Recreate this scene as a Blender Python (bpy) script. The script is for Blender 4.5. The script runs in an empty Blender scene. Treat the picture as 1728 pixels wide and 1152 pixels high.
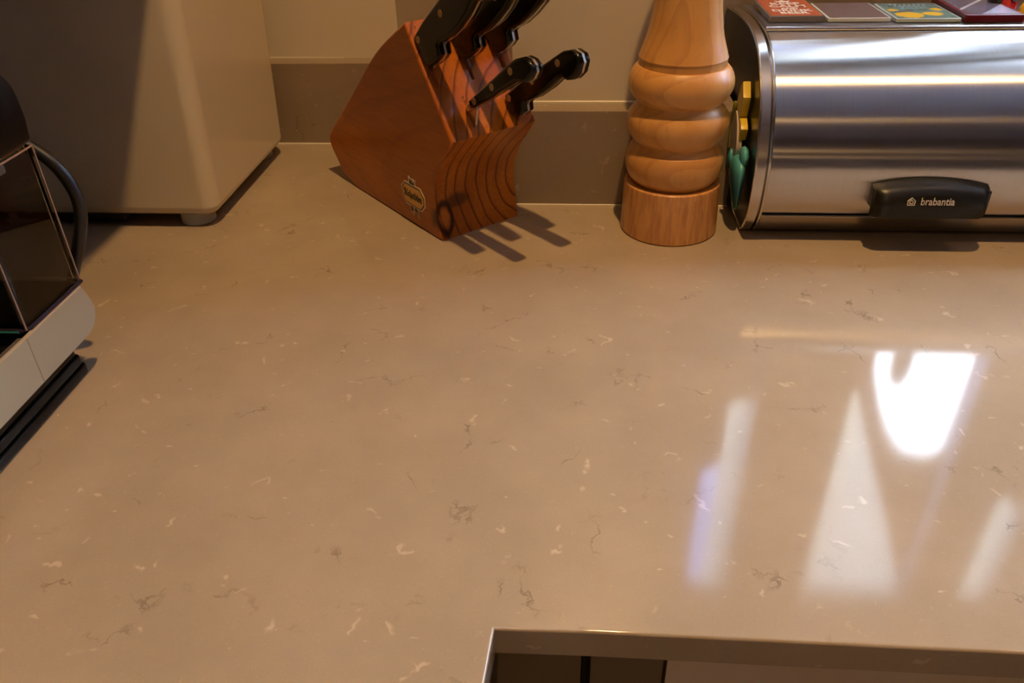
import bpy, bmesh, math, random
from mathutils import Matrix, Vector, noise
random.seed(7)
SC = bpy.context.scene
COL = SC.collection
pi = math.pi

# ------------------------------------------------------------------ camera
H, PITCH, YAW, ROLL, F = 0.3465265, 0.57996, 0.0830829, -0.0250566, 1359.45
cy, sy, cp, sp = math.cos(YAW), math.sin(YAW), math.cos(PITCH), math.sin(PITCH)
fw = Vector((-sy*cp, cy*cp, -sp)); rt = Vector((cy, sy, 0)); up = rt.cross(fw)
cr, sr = math.cos(ROLL), math.sin(ROLL)
R_ = cr*rt + sr*up; U_ = -sr*rt + cr*up
cam = bpy.data.cameras.new('camera'); camo = bpy.data.objects.new('camera', cam); COL.objects.link(camo)
m = Matrix((R_, U_, -fw)).transposed().to_4x4(); m.translation = (0, 0, H)
camo.matrix_world = m
cam.sensor_width = 36; cam.lens = 36*F/1728; cam.clip_start = .01
SC.camera = camo

# ------------------------------------------------------------------ world, lamps, exposure
SC.view_settings.view_transform = 'Standard'; SC.view_settings.look = 'None'
SC.view_settings.exposure = 0.0; SC.view_settings.gamma = 1.0; SC.view_settings.use_curve_mapping = False
wd = bpy.data.worlds.new('sky'); SC.world = wd; wd.use_nodes = True
wt_ = wd.node_tree; wb = wt_.nodes['Background']
# hazy blue sky with one broad bright cloud, low to the right beyond the window
tc_ = wt_.nodes.new('ShaderNodeTexCoord'); dt_ = wt_.nodes.new('ShaderNodeVectorMath'); dt_.operation = 'DOT_PRODUCT'
wt_.links.new(tc_.outputs['Generated'], dt_.inputs[0]); dt_.inputs[1].default_value = (.62, .62, .48)
mr_ = wt_.nodes.new('ShaderNodeMapRange'); mr_.interpolation_type = 'SMOOTHSTEP'; mr_.inputs[1].default_value = .872; mr_.inputs[2].default_value = .975
wt_.links.new(dt_.outputs['Value'], mr_.inputs[0])
mx_ = wt_.nodes.new('ShaderNodeMix'); mx_.data_type = 'RGBA'; mx_.inputs[6].default_value = (2.2, 3.8, 9.5, 1); mx_.inputs[7].default_value = (150, 178, 215, 1)
wt_.links.new(mr_.outputs[0], mx_.inputs[0]); wt_.links.new(mx_.outputs[2], wb.inputs[0]); wb.inputs[1].default_value = 1.0
WARM = (1.0, 0.60, 0.235)
def spot(name, loc, power, radius=.013, angle=100, blend=.9, col=WARM, tgt=None):
    l = bpy.data.lights.new(name, 'SPOT'); l.energy = power; l.color = col
    l.spot_size = math.radians(angle); l.spot_blend = blend; l.shadow_soft_size = radius
    o = bpy.data.objects.new(name, l); COL.objects.link(o); o.location = loc
    if tgt: o.rotation_euler = (Vector(tgt)-Vector(loc)).to_track_quat('-Z', 'Y').to_euler()
    return o
spot('downlight', (.10, .41, 1.48), 60, angle=110)
spot('downlight', (.98, .41, 1.48), 7, angle=110)
spot('downlight', (-.06, -1.15, 1.48), 48, angle=120)
spot('downlight', (.98, -1.10, 1.48), 8, angle=120)
spot('downlight', (-.04, -2.25, 1.48), 10, angle=120)
spot('downlight', (.85, -2.25, 1.48), 10, angle=120)
spot('streak_lamp', (.35, -2.45, .80), 3.0, radius=.02, angle=90, tgt=(.3, .7, .1))  # unseen low lamps added to draw the lower streaks on the bin lid
spot('streak_lamp', (.62, -2.45, .42), 1.6, radius=.02, angle=90, tgt=(.3, .7, .1))
def area(name, loc, rot, sx, sz, power, col, portal=False):
    l = bpy.data.lights.new(name, 'AREA'); l.shape = 'RECTANGLE'; l.size = sx; l.size_y = sz; l.energy = power; l.color = col
    if portal: l.cycles.is_portal = True
    o = bpy.data.objects.new(name, l); COL.objects.link(o); o.location = loc; o.rotation_euler = rot
    return o
#area('window_portal', (.86, 1.045, .585), (-pi/2, 0, 0), 1.30, .57, 0, (1, 1, 1), portal=True)

# ------------------------------------------------------------------ helpers
def link(o, parent=None):
    COL.objects.link(o)
    if parent is not None: o.parent = parent
    return o
def wn(o):
    md = o.modifiers.new('weighted_normals', 'WEIGHTED_NORMAL'); md.keep_sharp = True; md.weight = 100
def sharpen(me, ang=35):
    for p in me.polygons: p.use_smooth = True
    try: me.set_sharp_from_angle(angle=math.radians(ang))
    except Exception: pass
def obj(name, bm, mat, parent=None, smooth=35, recalc=True):
    if recalc: bmesh.ops.recalc_face_normals(bm, faces=bm.faces)
    me = bpy.data.meshes.new(name); bm.to_mesh(me); bm.free()
    if mat: me.materials.append(mat)
    o = link(bpy.data.objects.new(name, me), parent)
    if smooth: sharpen(me, smooth); wn(o)
    return o
def tag(o, label=None, cat=None, group=None, kind=None):
    if label: o['label'] = label
    if cat: o['category'] = cat
    if group: o['group'] = group
    if kind: o['kind'] = kind
    return o
def thing(name, label, cat, loc=(0, 0, 0), rz=0, group=None):
    o = bpy.data.objects.new(name, None); COL.objects.link(o)
    o.location = loc; o.rotation_euler = (0, 0, rz); o.empty_display_size = .02
    return tag(o, label, cat, group)
def box(bm, x0, x1, y0, y1, z0, z1, bev=0, seg=2):
    r = bmesh.ops.create_cube(bm, size=1)
    vs = r['verts']
    for v in vs:
        v.co = Vector(((x0+x1)/2+v.co.x*(x1-x0), (y0+y1)/2+v.co.y*(y1-y0), (z0+z1)/2+v.co.z*(z1-z0)))
    if bev:
        es = list({e for v in vs for e in v.link_edges})
        bmesh.ops.bevel(bm, geom=es, offset=bev, segments=seg, affect='EDGES', profile=.5)
    return bm
def boxo(name, mat, parent, *a, bev=0, seg=2):
    bm = bmesh.new(); box(bm, *a, bev=bev, seg=seg); return obj(name, bm, mat, parent)
def prism(bm, poly, fmap, a0, a1, bev=0, seg=2):
    """poly: 2D points, fmap(p, a) -> 3D; extruded between a0 and a1"""
    v0 = [bm.verts.new(fmap(p, a0)) for p in poly]; v1 = [bm.verts.new(fmap(p, a1)) for p in poly]
    f0 = bm.faces.new(v0); f1 = bm.faces.new(list(reversed(v1)))
    n = len(poly)
    for i in range(n): bm.faces.new((v0[i], v1[i], v1[(i+1) % n], v0[(i+1) % n]))
    bmesh.ops.recalc_face_normals(bm, faces=bm.faces)
    if bev:
        es = list(f0.edges)+list(f1.edges)
        bmesh.ops.bevel(bm, geom=es, offset=bev, segments=seg, affect='EDGES', profile=.5)
    return bm
def lathe(bm, prof, n=64, c=(0, 0, 0)):
    rings = []
    for r, z in prof:
        if r < 1e-6: rings.append([bm.verts.new((c[0], c[1], c[2]+z))])
        else: rings.append([bm.verts.new((c[0]+r*math.cos(2*pi*i/n), c[1]+r*math.sin(2*pi*i/n), c[2]+z)) for i in range(n)])
    for a, b in zip(rings, rings[1:]):
        for i in range(n):
            j = (i+1) % n
            if len(a) == 1 and len(b) > 1: bm.faces.new((a[0], b[j], b[i]))
            elif len(b) == 1 and len(a) > 1: bm.faces.new((a[i], a[j], b[0]))
            elif len(a) > 1: bm.faces.new((a[i], a[j], b[j], b[i]))
    return bm
def crom(pts, k=6, closed=False):
    out = []; n = len(pts)
    rng = range(n) if closed else range(n-1)
    for i in rng:
        g = lambda j: Vector(pts[j % n]) if closed else Vector(pts[max(0, min(n-1, j))])
        p0, p1, p2, p3 = g(i-1), g(i), g(i+1), g(i+2)
        for t in range(k):
            t /= k
            out.append(tuple(.5*((2*p1)+(-p0+p2)*t+(2*p0-5*p1+4*p2-p3)*t*t+(-p0+3*p1-3*p2+p3)*t**3)))
    if not closed: out.append(tuple(pts[-1]))
    return out
def rrect(x0, x1, y0, y1, r, k=5):
    out = []
    for cx_, cy_, a in ((x1-r, y1-r, 0), (x0+r, y1-r, 90), (x0+r, y0+r, 180), (x1-r, y0+r, 270)):
        for i in range(k+1):
            t = math.radians(a+90*i/k); out.append((cx_+r*math.cos(t), cy_+r*math.sin(t)))
    return out
def tube(bm, pts, rad, n=10, cap=True):
    pts = [Vector(p) for p in pts]; rings = []
    rads = rad if isinstance(rad, (list, tuple)) else [rad]*len(pts)
    prev = None
    for i, p in enumerate(pts):
        t = (pts[min(i+1, len(pts)-1)]-pts[max(i-1, 0)]).normalized()
        a = prev if prev is not None else (Vector((0, 0, 1)) if abs(t.z) < .9 else Vector((1, 0, 0)))
        a = (a-t*a.dot(t)).normalized(); prev = a; b = t.cross(a)
        rings.append([bm.verts.new(p+rads[i]*(a*math.cos(2*pi*k/n)+b*math.sin(2*pi*k/n))) for k in range(n)])
    for A, B in zip(rings, rings[1:]):
        for k in range(n): bm.faces.new((A[k], A[(k+1) % n], B[(k+1) % n], B[k]))
    if cap: bm.faces.new(rings[0]); bm.faces.new(rings[-1])
    return bm
def textobj(name, s, size, mat, parent, mat4, depth=.0002, align='CENTER', bold=0, xs=1):
    cu = bpy.data.curves.new(name, 'FONT'); cu.body = s; cu.size = size; cu.extrude = depth; cu.align_x = align; cu.align_y = 'CENTER'; cu.offset = bold
    cu.resolution_u = 3
    t = bpy.data.objects.new('tmp', cu); COL.objects.link(t)
    dg = bpy.context.evaluated_depsgraph_get(); me = bpy.data.meshes.new_from_object(t.evaluated_get(dg)); 
    bpy.data.objects.remove(t)
    me.name = name; me.materials.clear(); me.materials.append(mat)
    me.transform(mat4 @ Matrix.Diagonal((xs, 1, 1, 1)))
    return link(bpy.data.objects.new(name, me), parent)
def basis(o, x, y, z):
    m = Matrix((Vector(x), Vector(y), Vector(z))).transposed().to_4x4(); m.translation = o; return m

# ------------------------------------------------------------------ materials
def M(name, col, rough=.5, metal=0, spec=.5, coat=0, coat_r=.05, **kw):
    mt = bpy.data.materials.new(name); mt.use_nodes = True; b = mt.node_tree.nodes['Principled BSDF']
    b.inputs['Base Color'].default_value = (*col, 1); b.inputs['Roughness'].default_value = rough; b.inputs['Metallic'].default_value = metal
    b.inputs['Specular IOR Level'].default_value = spec; b.inputs['Coat Weight'].default_value = coat; b.inputs['Coat Roughness'].default_value = coat_r
    for k, v in kw.items(): b.inputs[k].default_value = v
    return mt
def nd(mt, t, **kw):
    n = mt.node_tree.nodes.new(t)
    for k, v in kw.items(): setattr(n, k, v)
    return n
class G:
    """small node-graph helper"""
    def __init__(s, mt): s.mt = mt; s.t = mt.node_tree; s.b = s.t.nodes['Principled BSDF']
    def set(s, inp, v):
        if hasattr(v, 'is_output') or isinstance(v, bpy.types.NodeSocket): s.t.links.new(v, inp)
        else: inp.default_value = v
    def node(s, typ, ins={}, **kw):
        n = s.t.nodes.new(typ)
        for k, v in kw.items(): setattr(n, k, v)
        for k, v in ins.items(): s.set(n.inputs[k], v)
        return n
    def coord(s, which='Object', scale=(1, 1, 1), loc=(0, 0, 0), rot=(0, 0, 0)):
        tc = s.node('ShaderNodeTexCoord'); mp = s.node('ShaderNodeMapping', {'Vector': tc.outputs[which], 'Scale': scale, 'Location': loc, 'Rotation': rot}); return mp.outputs[0]
    def noise(s, v, scale, detail=3, rough=.5, out='Fac', dist=0):
        return s.node('ShaderNodeTexNoise', {'Vector': v, 'Scale': scale, 'Detail': detail, 'Roughness': rough, 'Distortion': dist}).outputs[out]
    def math(s, op, a, b=0.0, c=None, clamp=False):
        n = s.node('ShaderNodeMath', operation=op, use_clamp=clamp); s.set(n.inputs[0], a); s.set(n.inputs[1], b)
        if c is not None: s.set(n.inputs[2], c)
        return n.outputs[0]
    def rng(s, v, a, b, c=0.0, d=1.0):
        n = s.node('ShaderNodeMapRange', {0: v, 1: a, 2: b, 3: c, 4: d}, interpolation_type='SMOOTHSTEP'); return n.outputs[0]
    def mix(s, f, a, b):
        n = s.node('ShaderNodeMix', data_type='RGBA'); s.set(n.inputs[0], f); s.set(n.inputs[6], a); s.set(n.inputs[7], b); return n.outputs[2]
    def bump(s, h, strength=.2, dist=.001):
        n = s.node('ShaderNodeBump', {'Height': h, 'Strength': strength, 'Distance': dist}); s.t.links.new(n.outputs[0], s.b.inputs['Normal'])
    def base(s, v): s.set(s.b.inputs['Base Color'], v)
    def rough(s, v): s.set(s.b.inputs['Roughness'], v)

def quartz_mat(name, base, rough):
    mt = M(name, base, rough); g = G(mt); v = g.coord()
    cloud = g.noise(v, 9, 4, .6)
    c = g.mix(g.rng(cloud, .3, .7), tuple(x*.93 for x in base)+(1,), tuple(min(1, x*1.06) for x in base)+(1,))
    fine = g.noise(v, 900, 2, .7)
    c = g.mix(g.math('MULTIPLY', g.rng(fine, .60, .72), .35), c, tuple(x*.55 for x in base)+(1,))
    c = g.mix(g.math('MULTIPLY', g.rng(g.noise(v, 520, 2, .6), .62, .72), .35), c, tuple(min(1, x*1.35) for x in base)+(1,))
    # dark hairline veins, only where a slow mask allows
    warp = g.node('ShaderNodeVectorMath', {0: v, 1: g.node('ShaderNodeVectorMath', {0: g.noise(v, 26, 5, .65, 'Color'), 'Scale': .055}, operation='SCALE').outputs[0]}, operation='ADD').outputs[0]
    vo = g.node('ShaderNodeTexVoronoi', {'Vector': warp, 'Scale': 19.0}, feature='DISTANCE_TO_EDGE').outputs['Distance']
    line = g.math('SUBTRACT', 1.0, g.rng(vo, .004, .030))
    mask = g.rng(g.noise(v, 24, 3, .6), .54, .70)
    c = g.mix(g.math('MULTIPLY', g.math('MULTIPLY', line, mask), .62), c, tuple(x*.42 for x in base)+(1,))
    # pale flecks: short curved dashes
    w2 = g.node('ShaderNodeVectorMath', {0: g.coord(rot=(0, 0, .5), scale=(1, 2.6, 1)), 1: g.node('ShaderNodeVectorMath', {0: g.noise(v, 60, 2, .5, 'Color'), 'Scale': .02}, operation='SCALE').outputs[0]}, operation='ADD').outputs[0]
    vf = g.node('ShaderNodeTexVoronoi', {'Vector': w2, 'Scale': 44.0, 'Randomness': 1.0})
    pick = g.rng(g.node('ShaderNodeSeparateColor', {0: vf.outputs['Color']}).outputs[0], 0.55, .66)
    fl = g.math('MULTIPLY', g.math('SUBTRACT', 1.0, g.rng(vf.outputs['Distance'], .03, .11)), pick)
    fl = g.math('MULTIPLY', fl, g.rng(g.noise(v, 200, 2, .6), .40, .55))
    c = g.mix(g.math('MULTIPLY', fl, .6), c, tuple(min(1, x*1.8) for x in base)+(1,))
    # pale hairline squiggles
    v3 = g.coord(loc=(3.1, 1.7, 0)); w3 = g.node('ShaderNodeVectorMath', {0: v3, 1: g.node('ShaderNodeVectorMath', {0: g.noise(v3, 45, 3, .6, 'Color'), 'Scale': .03}, operation='SCALE').outputs[0]}, operation='ADD').outputs[0]
    vp = g.node('ShaderNodeTexVoronoi', {'Vector': w3, 'Scale': 27.0}, feature='DISTANCE_TO_EDGE').outputs['Distance']
    pl_ = g.math('MULTIPLY', g.math('SUBTRACT', 1.0, g.rng(vp, .010, .045)), g.rng(g.noise(v3, 58, 2, .5), .60, .68))
    c = g.mix(g.math('MULTIPLY', pl_, .38), c, tuple(min(1, x*1.9) for x in base)+(1,))
    g.base(c)
    return mt
QB = (.375, .298, .218)
quartz = quartz_mat('polished_quartz', QB, .085)
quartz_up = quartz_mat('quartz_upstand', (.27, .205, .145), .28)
wall_m = M('cream_wall_paint', (.62, .55, .44), .42)
g = G(wall_m); g.bump(g.noise(g.coord(), 160, 3), .06, .0006)
ceil_m = M('white_ceiling_paint', (.8, .77, .7), .8)
floor_m = M('floor_tile', (.16, .12, .09), .4)
far_m = M('taupe_far_wall', (.24, .17, .115), .6)
seal_m = M('sealant', (.75, .7, .6), .25)
white_frame = M('white_painted_frame', (.62, .6, .56), .4)
glass_m = M('window_glass', (1, 1, 1), 0, **{'Transmission Weight': 1, 'IOR': 1.0})

def varnished_wood():
    mt = M('varnished_acacia', (.3, .08, .02), .33, coat=.18, coat_r=.15, spec=.3); g = G(mt)
    tc = g.node('ShaderNodeTexCoord').outputs['Object']
    n1 = g.node('ShaderNodeVectorMath', {0: tc, 1: g.node('ShaderNodeVectorMath', {0: g.noise(g.coord(scale=(1, .5, 1)), 14, 3, .5, 'Color'), 'Scale': .016}, operation='SCALE').outputs[0]}, operation='ADD').outputs[0]
    s = g.node('ShaderNodeSeparateXYZ', {0: n1})
    dx = g.math('SUBTRACT', s.outputs[0], .122); dz = g.math('MULTIPLY', g.math('SUBTRACT', s.outputs[2], .063), .8)
    r = g.math('SQRT', g.math('ADD', g.math('MULTIPLY', dx, dx), g.math('MULTIPLY', dz, dz)))
    r = g.math('ADD', r, g.math('MULTIPLY', s.outputs[1], .13))
    ph = g.math('FRACT', g.math('MULTIPLY', r, 86.0))
    ring = g.rng(ph, .72, .97)
    fib = g.noise(g.coord(scale=(1, .09, 1)), 240, 3, .6)
    broad = g.noise(g.coord(scale=(1, .3, .6)), 18, 3, .5)
    c = g.mix(g.rng(broad, .3, .72), (.35, .088, .009, 1), (.54, .165, .016, 1))
    c = g.mix(g.math('MULTIPLY', g.rng(fib, .35, .75), .35), c, (.20, .05, .012, 1))
    # ring lines are strong on the face grain, faint on the sides
    nrm = g.node('ShaderNodeSeparateXYZ', {0: g.node('ShaderNodeTexCoord').outputs['Normal']})
    front = g.rng(g.math('MULTIPLY', nrm.outputs[1], -1.0), .3, .9)
    c = g.mix(g.math('MULTIPLY', ring, g.math('ADD', g.math('MULTIPLY', front, .62), .16)), c, (.075, .018, .006, 1))
    # the knot low on the front corner
    s0 = g.node('ShaderNodeSeparateXYZ', {0: tc})
    kx = g.math('MULTIPLY', g.math('SUBTRACT', s0.outputs[0], .0085), 1.45); kz = g.math('MULTIPLY', g.math('SUBTRACT', s0.outputs[2], .0205), .72)
    wob = g.math('MULTIPLY', g.math('SUBTRACT', g.noise(tc, 70, 2), .5), .006)
    kr = g.math('ADD', g.math('SQRT', g.math('ADD', g.math('MULTIPLY', kx, kx), g.math('MULTIPLY', kz, kz))), wob)
    near = g.math('SUBTRACT', 1.0, g.rng(s0.outputs[1], .008, .020))
    dark = g.math('MULTIPLY', g.rng(kr, .0065, .0100), g.math('SUBTRACT', 1.0, g.rng(kr, .0115, .0155)))
    c = g.mix(g.math('MULTIPLY', g.math('MULTIPLY', dark, near), .92), c, (.03, .009, .004, 1))
    k2x = g.math('MULTIPLY', g.math('SUBTRACT', s0.outputs[0], .0235), .7); k2z = g.math('MULTIPLY', g.math('SUBTRACT', s0.outputs[2], .035), 1.5)
    k2 = g.math('ADD', g.math('SQRT', g.math('ADD', g.math('MULTIPLY', k2x, k2x), g.math('MULTIPLY', k2z, k2z))), wob)
    c = g.mix(g.math('MULTIPLY', g.math('MULTIPLY', g.math('SUBTRACT', 1.0, g.rng(k2, .006, .014)), near), .7), c, (.04, .012, .005, 1))
    core = g.math('MULTIPLY', g.math('SUBTRACT', 1.0, g.rng(kr, .004, .008)), near)
    c = g.mix(g.math('MULTIPLY', core, .6), c, (.60, .19, .035, 1))
    g.base(c); g.bump(fib, .05, .0004)
    return mt
acacia = varnished_wood()
def beech():
    mt = M('oiled_beech', (.6, .33, .14), .36, coat=.25, coat_r=.2); g = G(mt)
    tc = g.coord(scale=(1, 1, .22)); fib = g.noise(tc, 260, 3, .6)
    v = g.node('ShaderNodeVectorMath', {0: g.coord(), 1: g.node('ShaderNodeVectorMath', {0: g.noise(g.coord(), 9, 2, .5, 'Color'), 'Scale': .02}, operation='SCALE').outputs[0]}, operation='ADD').outputs[0]
    s = g.node('ShaderNodeSeparateXYZ', {0: v})
    # flat-sawn stock: growth rings about an axis behind the mill, leaning slightly
    dx = g.math('ADD', g.math('MULTIPLY', s.outputs[0], .45), .004); dy = g.math('ADD', g.math('ADD', s.outputs[1], g.math('MULTIPLY', s.outputs[2], .07)), .006)
    r = g.math('SQRT', g.math('ADD', g.math('MULTIPLY', dx, dx), g.math('MULTIPLY', dy, dy)))
    ring = g.rng(g.math('FRACT', g.math('MULTIPLY', r, 120.0)), .55, 1.0)
    c = g.mix(g.rng(g.noise(g.coord(), 16, 2), .3, .7), (.58, .275, .068, 1), (.68, .35, .095, 1))
    c = g.mix(g.math('MULTIPLY', ring, .4), c, (.38, .15, .035, 1))
    c = g.mix(g.math('MULTIPLY', g.rng(fib, .5, .8), .35), c, (.38, .17, .05, 1))
    g.base(c); g.bump(fib, .04, .0003)
    return mt
beech_m = beech()
beech_base = M('oiled_beech_base', (.5, .23, .07), .4, coat=.2)
g = G(beech_base); f = g.noise(g.coord(scale=(1, 1, .12)), 210, 4, .65)
c = g.mix(g.rng(f, .38, .7), (.64, .31, .09, 1), (.42, .17, .045, 1))
st = g.math('MULTIPLY', g.rng(g.noise(g.coord(scale=(1, 1, .25)), 110, 3, .7), .52, .68), g.math('SUBTRACT', 1.0, g.rng(g.node('ShaderNodeSeparateXYZ', {0: g.coord()}).outputs[2], .002, .018)))
c = g.mix(g.math('MULTIPLY', st, .55), c, (.25, .09, .03, 1)); g.base(c); g.bump(f, .06, .0003)

black_hard = M('black_handle_resin', (.004, .004, .004), .2, spec=.3)
steel_m = M('polished_steel', (.66, .63, .58), .32, 1)
brass_m = M('brass_rivet', (.42, .27, .12), .45, .6)
slot_m = M('slot_shade', (.03, .012, .006), .8)
gold_m = M('gold_badge_foil', (.72, .42, .10), .4, .3)
badge_rim_m = M('badge_white_rim', (.75, .62, .50), .35)
ink_m = M('badge_dark_ink', (.02, .018, .015), .4)

def brushed(name, col, rough, aniso=1.0, rot=0.0):
    mt = M(name, col, rough, 1); g = G(mt); g.b.inputs['Anisotropic'].default_value = aniso; g.b.inputs['Anisotropic Rotation'].default_value = rot
    tn = g.node('ShaderNodeTangent', direction_type='UV_MAP'); tn.uv_map = 'UVMap'; g.t.links.new(tn.outputs[0], g.b.inputs['Tangent'])
    n = g.noise(g.coord(scale=(1, .015, .015)), 1500, 2, .6)
    g.base(g.mix(n, tuple(x*.9 for x in col)+(1,), tuple(min(1, x*1.08) for x in col)+(1,)))
    return mt
lid_m = brushed('brushed_steel_lid', (.60, .58, .56), .25)
rim_m = M('polished_steel_rim', (.62, .6, .58), .2, 1)
cap_m = M('black_enamelled_side', (.012, .013, .013), .3)
blk_plastic = M('black_plastic', (.008, .008, .007), .35, spec=.35)
logo_m = M('white_print', (.62, .55, .48), .5)
cream_plastic = M('glossy_cream_plastic', (.62, .54, .41), .14, coat=.3)
rubber_m = M('grey_rubber', (.40, .40, .37), .5)
white_plastic = M('ivory_plastic', (.36, .305, .22), .4, spec=.3)
mblack = M('coffee_machine_black', (.004, .004, .004), .3, spec=.22)
clear_m = M('smoked_clear_plastic', (.60, .62, .64), .03, **{'Transmission Weight': 1, 'IOR': 1.3})
lip_m = M('dark_plastic_edge', (.02, .017, .03), .15)
carc_m = M('taupe_cabinet_front', (.14, .10, .065), .45)
ss_m = M('pale_satin_front', (.62, .53, .47), .35, .3)

# ------------------------------------------------------------------ structure
YN, YD, T = .7907, .975, .0267
XL, XR, YR = -.625, 2.6, -2.6
SPL = [(-.0605, .8173), (-.2126, 1.0016)]
FRONT = [(-.0345, .2608), (.0154, .2615), (.2242, .2607), (2.0, .2590)]
dside = Vector((-.0366+.0345, .2302-.2608)).normalized()
armend = (-.0345+dside.x*1.6, .2608+dside.y*1.6)
def flat(poly, z0, z1, bm=None, bev=0, seg=2):
    bm = bm or bmesh.new()
    return prism(bm, poly, lambda p, a: (p[0], p[1], a), z0, z1, bev, seg)
# worktop follows the boxed-in pillar
top_poly = [armend, (-.0345, .2608)] + FRONT[1:] + [(2.0, 1.0), (.135, 1.0), (.135, .8173), SPL[0], SPL[1], (XL, 1.0), (XL, armend[1])]
wt = obj('worktop', flat(top_poly, -.0206, 0, bev=.0016, seg=3), quartz)
tag(wt, 'long L-shaped polished taupe quartz worktop with fine veins and pale flecks', 'worktop')
# floor and ceiling, walls
def S(name, mat, *a):
    return tag(boxo(name, mat, None, *a), kind='structure')
S('floor', floor_m, XL-.1, XR+.1, YR-.1, 1.2, -.95, -.9)
S('ceiling', ceil_m, XL-.1, XR+.1, YR-.1, 1.2, 1.5, 1.55)
S('wall_left', wall_m, XL-.1, XL, YR-.1, 1.2, -.9, 1.5)
S('wall_right', far_m, XR, XR+.1, YR-.1, 1.2, -.9, 1.5)
S('wall_front', far_m, XL, XR, YR-.1, YR, -.9, 1.5)
WX0, WX1, WZ0, WZ1 = .222, 1.5, .280, .862
bm = bmesh.new()
box(bm, XL, WX0, 1.0, 1.04, -.9, 1.5); box(bm, WX1, XR, 1.0, 1.04, -.9, 1.5)
box(bm, WX0, WX1, 1.0, 1.04, -.9, WZ0); box(bm, WX0, WX1, 1.0, 1.04, WZ1, 1.5)
tag(obj('wall_back', bm, wall_m), kind='structure')
# splayed pillar in front of the back wall
bm = flat([SPL[0], (.135, .8173), (.135, 1.0), SPL[1]], 0, 1.5)
tag(obj('wall_pillar', bm, wall_m), kind='structure')
# quartz upstands
ups = [
 ('trim_1', [(XL, YD), (-.2252, YD), SPL[1], (XL, 1.0)]),
 ('trim_2', [(-.2252, YD), (-.0732, YN), SPL[0], SPL[1]]),
 ('trim_3', [(-.0732, YN), (.161, YN), (.161, 1.0), (.135, 1.0), (.135, .8173), SPL[0]]),
]
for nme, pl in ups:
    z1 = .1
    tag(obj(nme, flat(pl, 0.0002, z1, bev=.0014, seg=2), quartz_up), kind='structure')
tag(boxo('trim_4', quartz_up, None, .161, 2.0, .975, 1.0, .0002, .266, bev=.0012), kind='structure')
tag(boxo('trim_5', quartz, None, WX0-.01, WX1+.01, .96, 1.035, .267, .2825, bev=.002), kind='structure')
# sealant bead where upstand meets worktop
bm = bmesh.new()
tube(bm, [(XL+.01, YD-.0004, .0006), (-.2252, YD-.0004, .0006), (-.0732, YN-.0004, .0006), (.1614, YN-.0004, .0006), (.1614, .97, .0006)], .0011, 6)
tag(obj('trim_6', bm, seal_m), kind='structure')
bm = bmesh.new()
tube(bm, [(XL+.01, 1.0, .1006), SPL[1]+(.1006,), SPL[0]+(.1006,), (.1345, .8173, .1006)], .0016, 6)
tag(obj('trim_7', bm, seal_m), kind='structure')
# window: deep frame with wide uprights
bm = bmesh.new()
box(bm, WX0, WX1, 1.005, 1.035, WZ0, WZ0+.012); box(bm, WX0, WX1, 1.005, 1.035, WZ1-.01, WZ1)
w = obj('window_1', bm, white_frame); tag(w, kind='structure')
for a, b in ((.29, .428), (.606, .70), (.752, .84)):
    boxo('mullion', white_frame, w, a, b, 1.0, 1.038, WZ0+.011, WZ1-.01)
for a, b in ((WX0, .29), (.428, .606), (.70, .752), (.84, WX1)):
    boxo('pane', glass_m, w, a, b, 1.018, 1.022, WZ0+.012, WZ1-.01)

# curtains hanging in the window openings
def cloth(col, trans, seed):
    mt = bpy.data.materials.new('curtain_cloth'); mt.use_nodes = True; nt = mt.node_tree; nt.nodes.clear()
    out = nt.nodes.new('ShaderNodeOutputMaterial'); mx = nt.nodes.new('ShaderNodeMixShader'); d = nt.nodes.new('ShaderNodeBsdfDiffuse'); t = nt.nodes.new('ShaderNodeBsdfTranslucent')
    d.inputs[0].default_value = (*col, 1); t.inputs[0].default_value = (*col, 1); mx.inputs[0].default_value = trans
    nt.links.new(d.outputs[0], mx.inputs[1]); nt.links.new(t.outputs[0], mx.inputs[2]); nt.links.new(mx.outputs[0], out.inputs[0]); return mt
sheer_m = cloth((.97, .93, .76), .93, 1); lined_m = cloth((.62, .52, .44), .22, 2)
def drape(name, label, poly, y, mat):
    bm = bmesh.new(); prism(bm, poly, lambda p, a: (p[0], a, p[1]), y, y+.001); o = obj(name, bm, mat, None, smooth=0)
    tag(o, label, 'curtain'); return o
drape('sheer_curtain', 'sheer cream curtain hanging at a slant in the middle window opening', [(.429, .379), (.598, .838), (.594, .851), (.429, .851)], 1.0125, sheer_m)
drape('lined_curtain', 'heavier lined curtain swept aside in the middle window opening', [(.429, .293), (.445, .293), (.455, .36), (.475, .42), (.50, .475), (.53, .512), (.57, .518), (.597, .50), (.597, .830), (.429, .379)], 1.0085, lined_m)
drape('narrow_sheer', 'narrow sheer cream curtain strip in the left window opening', [(.252, .42), (.289, .42), (.289, .851), (.252, .851)], 1.0125, sheer_m)
drape('short_curtain', 'short lined curtain low in the left window opening', [(.223, .293), (.289, .293), (.289, .415), (.251, .42), (.251, .55), (.223, .56)], 1.0085, lined_m)
drape('low_panel', 'lined cafe curtain low in the narrow right window opening', [(.701, .293), (.751, .293), (.751, .63), (.701, .60)], 1.0085, lined_m)
drape('strip_sheer', 'sheer curtain above the cafe curtain in the narrow right opening', [(.701, .604), (.751, .634), (.751, .851), (.701, .851)], 1.0125, sheer_m)
# ------------------------------------------------------------------ objects

vs_ = thing('vase', 'small dark round-shouldered vase on the window sill', 'vase', (.478, .985, .2826))
bm = bmesh.new(); lathe(bm, [(0, 0), (.010, 0), (.0135, .02), (.014, .045), (.012, .066), (.006, .078), (0, .081)], 24); obj('body', bm, M('dark_vase_glaze', (.05, .04, .035), .3), vs_)
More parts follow.
